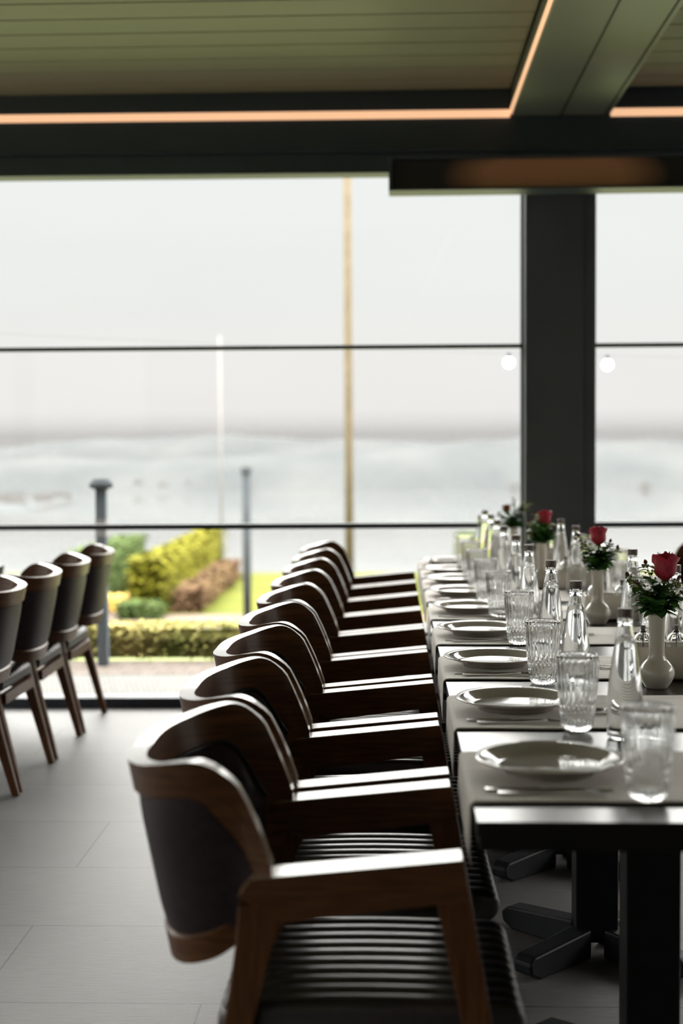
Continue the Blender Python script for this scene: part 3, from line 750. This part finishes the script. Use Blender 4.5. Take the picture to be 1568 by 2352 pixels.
# cutlery
def make_knife():
    bm = BM(); pts = []
    top = [(0, .008), (.01, .009), (.09, .0075), (.10, .006), (.115, .0085), (.16, .0095), (.19, .008), (.205, .001)]
    bot = [(.205, -.001), (.19, -.0035), (.16, -.006), (.115, -.0065), (.10, -.006), (.09, -.0075), (.01, -.009), (0, -.008)]
    P = top + bot
    for z0 in (0, .0035): pts.append([bm.verts.new((x, y, z0 if x < .1 else .0012 + (.001 if z0 else 0))) for x, y in P])
    bm.faces.new(pts[0][::-1]); bm.faces.new(pts[1]); n = len(P)
    for i in range(n): bm.faces.new((pts[0][i], pts[0][(i + 1) % n], pts[1][(i + 1) % n], pts[1][i]))
    return tag(obj('table_knife', bm, STEEL, None, bevel=.0012), None, 'knife')
def make_fork():
    bm = BM()
    cen = [(0, .0028, .0085), (.04, .0028, .0075), (.09, .003, .0045), (.125, .005, .0035), (.142, .006, .008), (.15, .0065, .0115)]
    for (xa, za, wa), (xb, zb_, wb) in zip(cen, cen[1:]):
        hexa(bm, [(xa, -wa, za - .0012), (xb, -wb, zb_ - .0012), (xb, wb, zb_ - .0012), (xa, wa, za - .0012)], [(xa, -wa, za + .0012), (xb, -wb, zb_ + .0012), (xb, wb, zb_ + .0012), (xa, wa, za + .0012)])
    for k in range(4):
        y = -.0095 + k * .00633
        tube(bm, [(.149, y, .0065), (.165, y, .0058), (.18, y, .0045), (.195, y * .95, .006)], [.0016, .0014, .0012, .0008], 6)
    return tag(obj('table_fork', bm, STEEL, None), None, 'fork')
def make_spoon():
    bm = BM()
    cen = [(0, .0028, .0075), (.04, .0028, .0065), (.09, .003, .004), (.125, .006, .0028), (.135, .006, .004)]
    for (xa, za, wa), (xb, zb_, wb) in zip(cen, cen[1:]):
        hexa(bm, [(xa, -wa, za - .0012), (xb, -wb, zb_ - .0012), (xb, wb, zb_ - .0012), (xa, wa, za - .0012)], [(xa, -wa, za + .0012), (xb, -wb, zb_ + .0012), (xb, wb, zb_ + .0012), (xa, wa, za + .0012)])
    def f(u, v):
        a = u * 2 * PI; rr = v; x = .162 + .030 * rr * math.cos(a); y = .017 * rr * math.sin(a) * (1 - .15 * math.cos(a)); return (x, y, .0015 + .0055 * rr * rr)
    grid(bm, f, 20, 5); bmesh.ops.remove_doubles(bm, verts=bm.verts, dist=.0002)
    o = obj('dessert_spoon', bm, STEEL, None, smooth=True); s = o.modifiers.new('s', 'SOLIDIFY'); s.thickness = .0009
    return tag(o, None, 'spoon')
kn, fk, spn = make_knife(), make_fork(), make_spoon(); uk, uf, us = [False], [False], [False]
for i, y in enumerate(RUN):
    wd = '%s %s the camera' % (pos_words[i], 'to' if i < 6 else 'from')
    place(kn, uk, (.158, y + .078, TZ + .006), 0, 'steel knife beside the left plate on the runner ' + wd, 'knives on the left side of the table')
    place(fk, uf, (.178, y + .052, TZ + .006), 0, 'steel fork beside the left plate on the runner ' + wd, 'forks on the left side of the table')
for i, y in enumerate(RUN[1:6]):
    wd = '%s to the camera' % pos_words[i + 1]
    sp = place(spn, us, (.60, y + .15, TZ + .006), PI * .96, 'steel dessert spoon at the middle of the runner ' + wd, 'dessert spoons along the table centre')
    fo = place(fk, uf, (.62, y + .20, TZ + .006), PI * 1.04, 'steel fork in the middle of the runner ' + wd, 'dessert forks along the table centre')

# ------------------------------------------------------------------ outside
def pav(name, col1, col2, scale, rough=.6, vs=(1, 1, 1)):
    m = mat(name, col1, max(rough, .8), spec=.04); noise_col(m, col1, col2, scale, vs); return m
DECK = mat('pale_terrace_tile', (.2, .2, .2), .8, spec=.05)
t, b = nodes(DECK); n = t.nodes.new; l = t.links.new
tc = n('ShaderNodeTexCoord'); br = n('ShaderNodeTexBrick'); br.inputs['Scale'].default_value = 1; br.inputs['Brick Width'].default_value = .03; br.inputs['Row Height'].default_value = .06
br.inputs['Mortar Size'].default_value = .004; br.inputs['Color1'].default_value = (.150, .148, .144, 1); br.inputs['Color2'].default_value = (.128, .126, .122, 1); br.inputs['Mortar'].default_value = (.08, .08, .077, 1)
l(tc.outputs['Object'], br.inputs[0]); l(br.outputs[0], b.inputs['Base Color'])
BRICK = mat('pink_paver', (.2, .2, .2), .8, spec=.05)
t, b = nodes(BRICK); n = t.nodes.new; l = t.links.new
tc = n('ShaderNodeTexCoord'); br = n('ShaderNodeTexBrick'); br.inputs['Scale'].default_value = 1; br.inputs['Brick Width'].default_value = .10; br.inputs['Row Height'].default_value = .2
br.inputs['Mortar Size'].default_value = .006; br.inputs['Color1'].default_value = (.108, .089, .077, 1); br.inputs['Color2'].default_value = (.127, .108, .096, 1); br.inputs['Mortar'].default_value = (.075, .068, .06, 1)
l(tc.outputs['Object'], br.inputs[0]); l(br.outputs[0], b.inputs['Base Color'])
LAWN = pav('bright_lawn', (.060, .072, .008), (.092, .096, .014), 1.2)
HEDGE = pav('yellow_green_hedge', (0.0962, 0.0962, 0.007696), (0.1604, 0.1475, 0.01925), 3)
HEDGG = pav('mid_green_hedge', (0.04227, 0.07045, 0.02113), (0.08451, 0.1127, 0.03875), 4)
LOWH = pav('mixed_low_hedge', (0.1511, 0.1762, 0.04194), (0.4194, 0.3356, 0.1343), 3.5)
REDH = pav('reddish_flowerbed', (0.09812, 0.05233, 0.03271), (0.1439, 0.09812, 0.04579), 3)
PATHM = pav('pinkish_path', (0.1157, 0.08806, 0.06793), (0.1359, 0.1057, 0.08554), 3)
POSTM = pav('grey_post_paint', (0.07104, 0.08288, 0.09472), (0.0888, 0.1006, 0.1125), 5)
POSTD = pav('dark_grey_post', (.035, .04, .045), (.05, .055, .06), 5)
TANP = pav('tan_pole_wood', (0.0888, 0.0703, 0.0444), (0.1184, 0.0962, 0.0629), 4)
WHITEP = pav('white_paint', (0.1628, 0.1591, 0.1554), (0.185, 0.1813, 0.1776), 5)
SLOPE = pav('scrub_slope', (0.1006, 0.1258, 0.05032), (0.1661, 0.1812, 0.08051), .2)

bm = BM(); box(bm, -9, 8, WY + .14, 8.27, -.12, -.005); struct('terrace_deck', bm, DECK)
bm = BM(); box(bm, -9, 8, 8.27, 8.80, -.12, -.003); struct('paver_strip', bm, BRICK)
bm = BM(); hexa(bm, [(-30, 8.8, -1.4), (30, 8.8, -1.4), (30, 19.3, -1.4), (-30, 19.3, -1.4)], [(-30, 8.8, -.02), (30, 8.8, -.02), (30, 19.3, -1.2), (-30, 19.3, -1.2)]); struct('ground_bank', bm, SLOPE)
bm = BM(); box(bm, -30, 30, 19.3, 21.0, -1.4, -1.19); box(bm, -4.45, -3.95, 21.0, 27.8, -1.4, -1.185); struct('garden_path', bm, PATHM)
bm = BM(); box(bm, -3.95, 30, 21.0, 27.8, -1.4, -1.2); box(bm, -30, -4.45, 21.0, 27.8, -1.4, -1.2); struct('lawn', bm, LAWN)
bm = BM(); box(bm, -30, 30, -40, -5.1, -.3, -.05); struct('rear_lawn', bm, LAWN)
bm = BM(); box(bm, -40, -9, -5.1, 8.8, -.3, -.05); struct('side_lawn', bm, LAWN)
bm = BM(); box(bm, -9, -6.6, -5.1, WY + .14, -.12, -.005); struct('side_terrace', bm, DECK)
bm = BM(); hexa(bm, [(-200, 27.8, -95), (200, 27.8, -95), (200, 160, -95), (-200, 160, -95)], [(-200, 27.8, -1.3), (200, 27.8, -1.3), (200, 160, -94), (-200, 160, -94)]); struct('hillside', bm, SLOPE)

def hedge(name, label, x0, x1, y0, y1, z0, z1, m, n, ls, cat='hedge', amp=.05, m2=None):
    rnd = random.Random(hash(label) % 9999 if False else len(label) * 13); r = thing(name, label, cat, ((x0 + x1) / 2, (y0 + y1) / 2, z0))
    cx, cy = (x0 + x1) / 2, (y0 + y1) / 2
    bm = BM(); box(bm, x0 - cx + .04, x1 - cx - .04, y0 - cy + .04, y1 - cy - .04, 0, z1 - z0 - .04); bmesh.ops.subdivide_edges(bm, edges=bm.edges, cuts=6, use_grid_fill=True)
    for v in bm.verts:
        if v.co.z > .02: v.co += Vector((rnd.gauss(0, amp * .4), rnd.gauss(0, amp * .4), rnd.gauss(0, amp * .4)))
    obj('core', bm, m, r)
    bm = BM()
    for k in range(n):
        f = rnd.random(); x = rnd.uniform(x0, x1) - cx; y = rnd.uniform(y0, y1) - cy; z = rnd.uniform(0, z1 - z0)
        q = rnd.random()
        if q < .4: z = z1 - z0
        elif q < .7: y = y0 - cy
        elif q < .85: x = x1 - cx
        else: x = x0 - cx
        a = rnd.random() * 6.3
        leaf(bm, Vector((x, y, z)), Vector((math.cos(a), math.sin(a), rnd.uniform(-.2, .9))), Vector((0, 0, 1)), ls * rnd.uniform(.7, 1.3), ls * .3)
    o = obj('foliage', bm, m2 or m, r, recalc=False)
    return r
hedge('low_hedge', 'low mixed green and yellow hedge running along the pink pavers', -4, 2, 8.86, 9.16, 0, .195, LOWH, 14000, .04)
hedge('clipped_hedge', 'bright yellow-green clipped hedge on the lawn behind the grey lamp post', -3.95, -3.45, 21.3, 29.2, -1.2, -.42, HEDGE, 2500, .14)
hedge('clipped_hedge', 'green clipped hedge left of the pink garden path', -5.15, -4.62, 22.0, 26.5, -1.2, -.38, HEDGG, 1800, .12)
hedge('clipped_hedge', 'yellow-green clipped shrub glimpsed behind the far tumblers', 1.25, 1.52, 26.8, 27.4, -1.2, -.42, HEDGG, 500, .12)
hedge('flowerbed', 'reddish planting strip between the yellow hedge and the lawn', -3.27, -2.9, 21.3, 27.0, -1.2, -.88, REDH, 1500, .12, 'flowerbed')
hedge('garden_shrub', 'low green bush where the pink path forks', -4.0, -3.4, 20.35, 20.95, -1.2, -.98, HEDGG, 300, .1, 'shrub')
hedge('garden_shrub', 'small orange flowering bush beside the white garden lamp', -4.5, -4.12, 21.2, 21.9, -1.19, -1.0, pav('orange_blooms', (.75, .48, .12), (.8, .62, .2), 6), 250, .1, 'shrub')

# posts and poles
r = thing('terrace_lamp_post', 'grey lamp post with a flat dark cap on the terrace outside the left window', 'lamp post', (-1.775, 8.62, -.003))
bm = BM(); box(bm, -.031, .031, -.031, .031, 0, 1.08); obj('post', bm, POSTM, r, bevel=.004)
bm = BM(); lathe(bm, [(0, 1.15), (.045, 1.145), (.072, 1.115), (.072, 1.095), (.04, 1.08), (0, 1.08)], 24); obj('lamp_cap', bm, POSTD, r)
bm = BM(); box(bm, -.033, .033, -.033, .033, .79, .90); obj('white_band', bm, WHITEP, r)
r = thing('garden_lamp_post', 'slim grey post standing at the lawn edge, centre of the wide window', 'lamp post', (-2.12, 20.6, -1.2))
bm = BM(); tube(bm, [(0, 0, 0), (0, 0, 2.1)], .06, 14); obj('post', bm, POSTD, r, smooth=True)
bm = BM(); lathe(bm, [(0, 2.22), (.07, 2.2), (.085, 2.13), (.06, 2.1), (0, 2.1)], 18); obj('lamp_head', bm, POSTD, r)
bm = BM(); tube(bm, [(0, 0, 0), (0, 0, 2.6), (0, 0, 9.0)], [.085, .08, .07], 18); o = obj('tall_pole', bm, TANP, None, smooth=True); o.location = (-.82, 27.0, -1.2); tag(o, 'tall tan wooden pole rising beyond the lawn through all window panes', 'pole')
bm = BM(); tube(bm, [(0, 0, 0), (0, 0, 4.6)], .022, 12); o = obj('thin_pole', bm, WHITEP, None, smooth=True); o.location = (-3.28, 27.2, -1.2); tag(o, 'thin white pole beyond the yellow hedge', 'pole')
r = thing('garden_lamp', 'white garden lantern with a wide top beside the pink path', 'lantern', (-4.35, 25.4, -1.19))
bm = BM(); box(bm, -.06, .06, -.06, .06, 0, .3); obj('stand', bm, WHITEP, r); bm = BM(); lathe(bm, [(0, .52), (.08, .5), (.2, .38), (.2, .33), (.06, .3), (0, .3)], 20); obj('shade', bm, WHITEP, r)

# two glowing balls on an added cable stand in for indoor lamp reflections
r = thing('string_light', 'outdoor cable with round white bulbs strung past the windows beside the column', 'string light', (0, 9.4, 0))
pts = []
def cz(x): return 1.875 + .004 * (x - 1.1) ** 2 - .02 * (x - .77) / .63
for k in range(31):
    x = -6 + 12 * k / 30; pts.append((x, 0, cz(x) + .055))
bm = BM(); tube(bm, pts, .0009, 5); obj('cable', bm, METALD, r)
for x in (.768, 1.41):
    bm = BM(); bmesh.ops.create_uvsphere(bm, u_segments=20, v_segments=12, radius=.036, matrix=Matrix.Translation((x, 0, cz(x) - .005))); o = obj('bulb', bm, REFLM, r, smooth=True)
    bm = BM(); tube(bm, [(x, 0, cz(x) + .028), (x, 0, cz(x) + .057)], .012, 10); obj('bulb_socket', bm, METALD, o)
for i, x in enumerate((-5.98, 5.98)):
    bm = BM(); tube(bm, [(0, 0, 0), (0, 0, 2.75)], .03, 12); o = obj('cable_post', bm, POSTM, None, smooth=True); o.location = (x, 9.4, -.06)
    tag(o, ['dark post holding the left end of the outdoor bulb cable', 'dark post holding the right end of the outdoor bulb cable'][i], 'post')

# sea, far coast, towns
SEA = mat('pale_sea', (0.085, 0.1105, 0.1275), .06); noise_col(SEA, (0.1275, 0.1343, 0.1343), (0.153, 0.1598, 0.1598), .01)
bm = BM(); box(bm, -3500, 3500, 140, 3200, -97, -93); struct('sea', bm, SEA)
MTN = pav('wooded_mountain', (0.075, 0.09, 0.0975), (0.1425, 0.15, 0.15), .006)
rnd = random.Random(5)
def ridge(name, y, base, hgt, m, ph, depth=500):
    bm = BM()
    def f(u, v):
        x = -3000 + 6000 * u; h = hgt * (.82 + .10 * math.sin(x * .0021 + ph) + .06 * math.sin(x * .0063 + ph * 2) + .03 * math.sin(x * .017 + ph) + .015 * math.sin(x * .041))
        return (x, y + depth * v, base + h * math.sin(PI * min(1, v * 1.0) / 1) ** .7 if 0 < v < 1 else base)
    grid(bm, f, 240, 8); return struct(name, bm, m, smooth=True)
ridge('mountains', 2750, -94, 84, MTN, .7, 450); ridge('mountains.001', 3250, -94, 116, MTN, 2.4, 600)
HOUSE = pav('white_town_walls', (0.135, 0.126, 0.1215), (0.153, 0.144, 0.1395), .01); ROOFM = pav('red_town_roofs', (0.07875, 0.03938, 0.0315), (0.0945, 0.0504, 0.04095), .01)
bm = BM(); rnd = random.Random(3)
for k in range(150):
    x = rnd.uniform(-900, -560) if k < 130 else rnd.uniform(-900, 1200); 
    y = rnd.uniform(2050, 2500) if k < 130 else rnd.uniform(2730, 2800); s = rnd.uniform(5, 12)
    z = -93 if k < 130 else -93 + rnd.uniform(0, 12)
    box(bm, x, x + s * 1.5, y, y + s, z - 2, z + s)
o = tag(obj('far_town', bm, HOUSE), 'hazy white town along the far shore at the left', 'town', None, 'stuff')
bm = BM(); hexa(bm, [(-1100, 2000, -93.5), (-520, 2000, -93.5), (-560, 2560, -93.5), (-1100, 2560, -93.5)], [(-1100, 2010, -91), (-535, 2010, -91), (-570, 2550, -91), (-1100, 2550, -91)]); struct('headland', bm, MTN)
# a small house on the slope at the right
r = thing('hillside_house', 'pink roofed house below the garden behind the right window', 'house', (18.6, 92, -11))
bm = BM(); box(bm, -1.2, 1.2, -1.2, 1.2, -3, 4.2); obj('walls', bm, HOUSE, r); bm = BM(); prism(bm, [(-1.4, 4.2), (1.4, 4.2), (0, 5.0)], -1.4, 1.4); obj('roof', bm, ROOFM, r)

# sea haze
HZ = bpy.data.materials.new('sea_haze'); HZ.use_nodes = True; t = HZ.node_tree; t.nodes.clear()
o_ = t.nodes.new('ShaderNodeOutputMaterial'); vs_ = t.nodes.new('ShaderNodeVolumeScatter')
vs_.inputs['Color'].default_value = (1, .985, .99, 1); vs_.inputs['Density'].default_value = .000047; vs_.inputs['Anisotropy'].default_value = .2
va_ = t.nodes.new('ShaderNodeVolumeAbsorption'); va_.inputs['Color'].default_value = (0, 0, 0, 1); va_.inputs['Density'].default_value = .00050
ad_ = t.nodes.new('ShaderNodeAddShader'); t.links.new(vs_.outputs[0], ad_.inputs[0]); t.links.new(va_.outputs[0], ad_.inputs[1])
t.links.new(ad_.outputs[0], o_.inputs['Volume'])
bm = BM(); box(bm, -3400, 3400, 900, 3230, -92.9, 22)
hz = obj('sea_haze', bm, HZ); tag(hz, 'pale haze over the water between garden and mountains', 'haze', None, 'stuff')
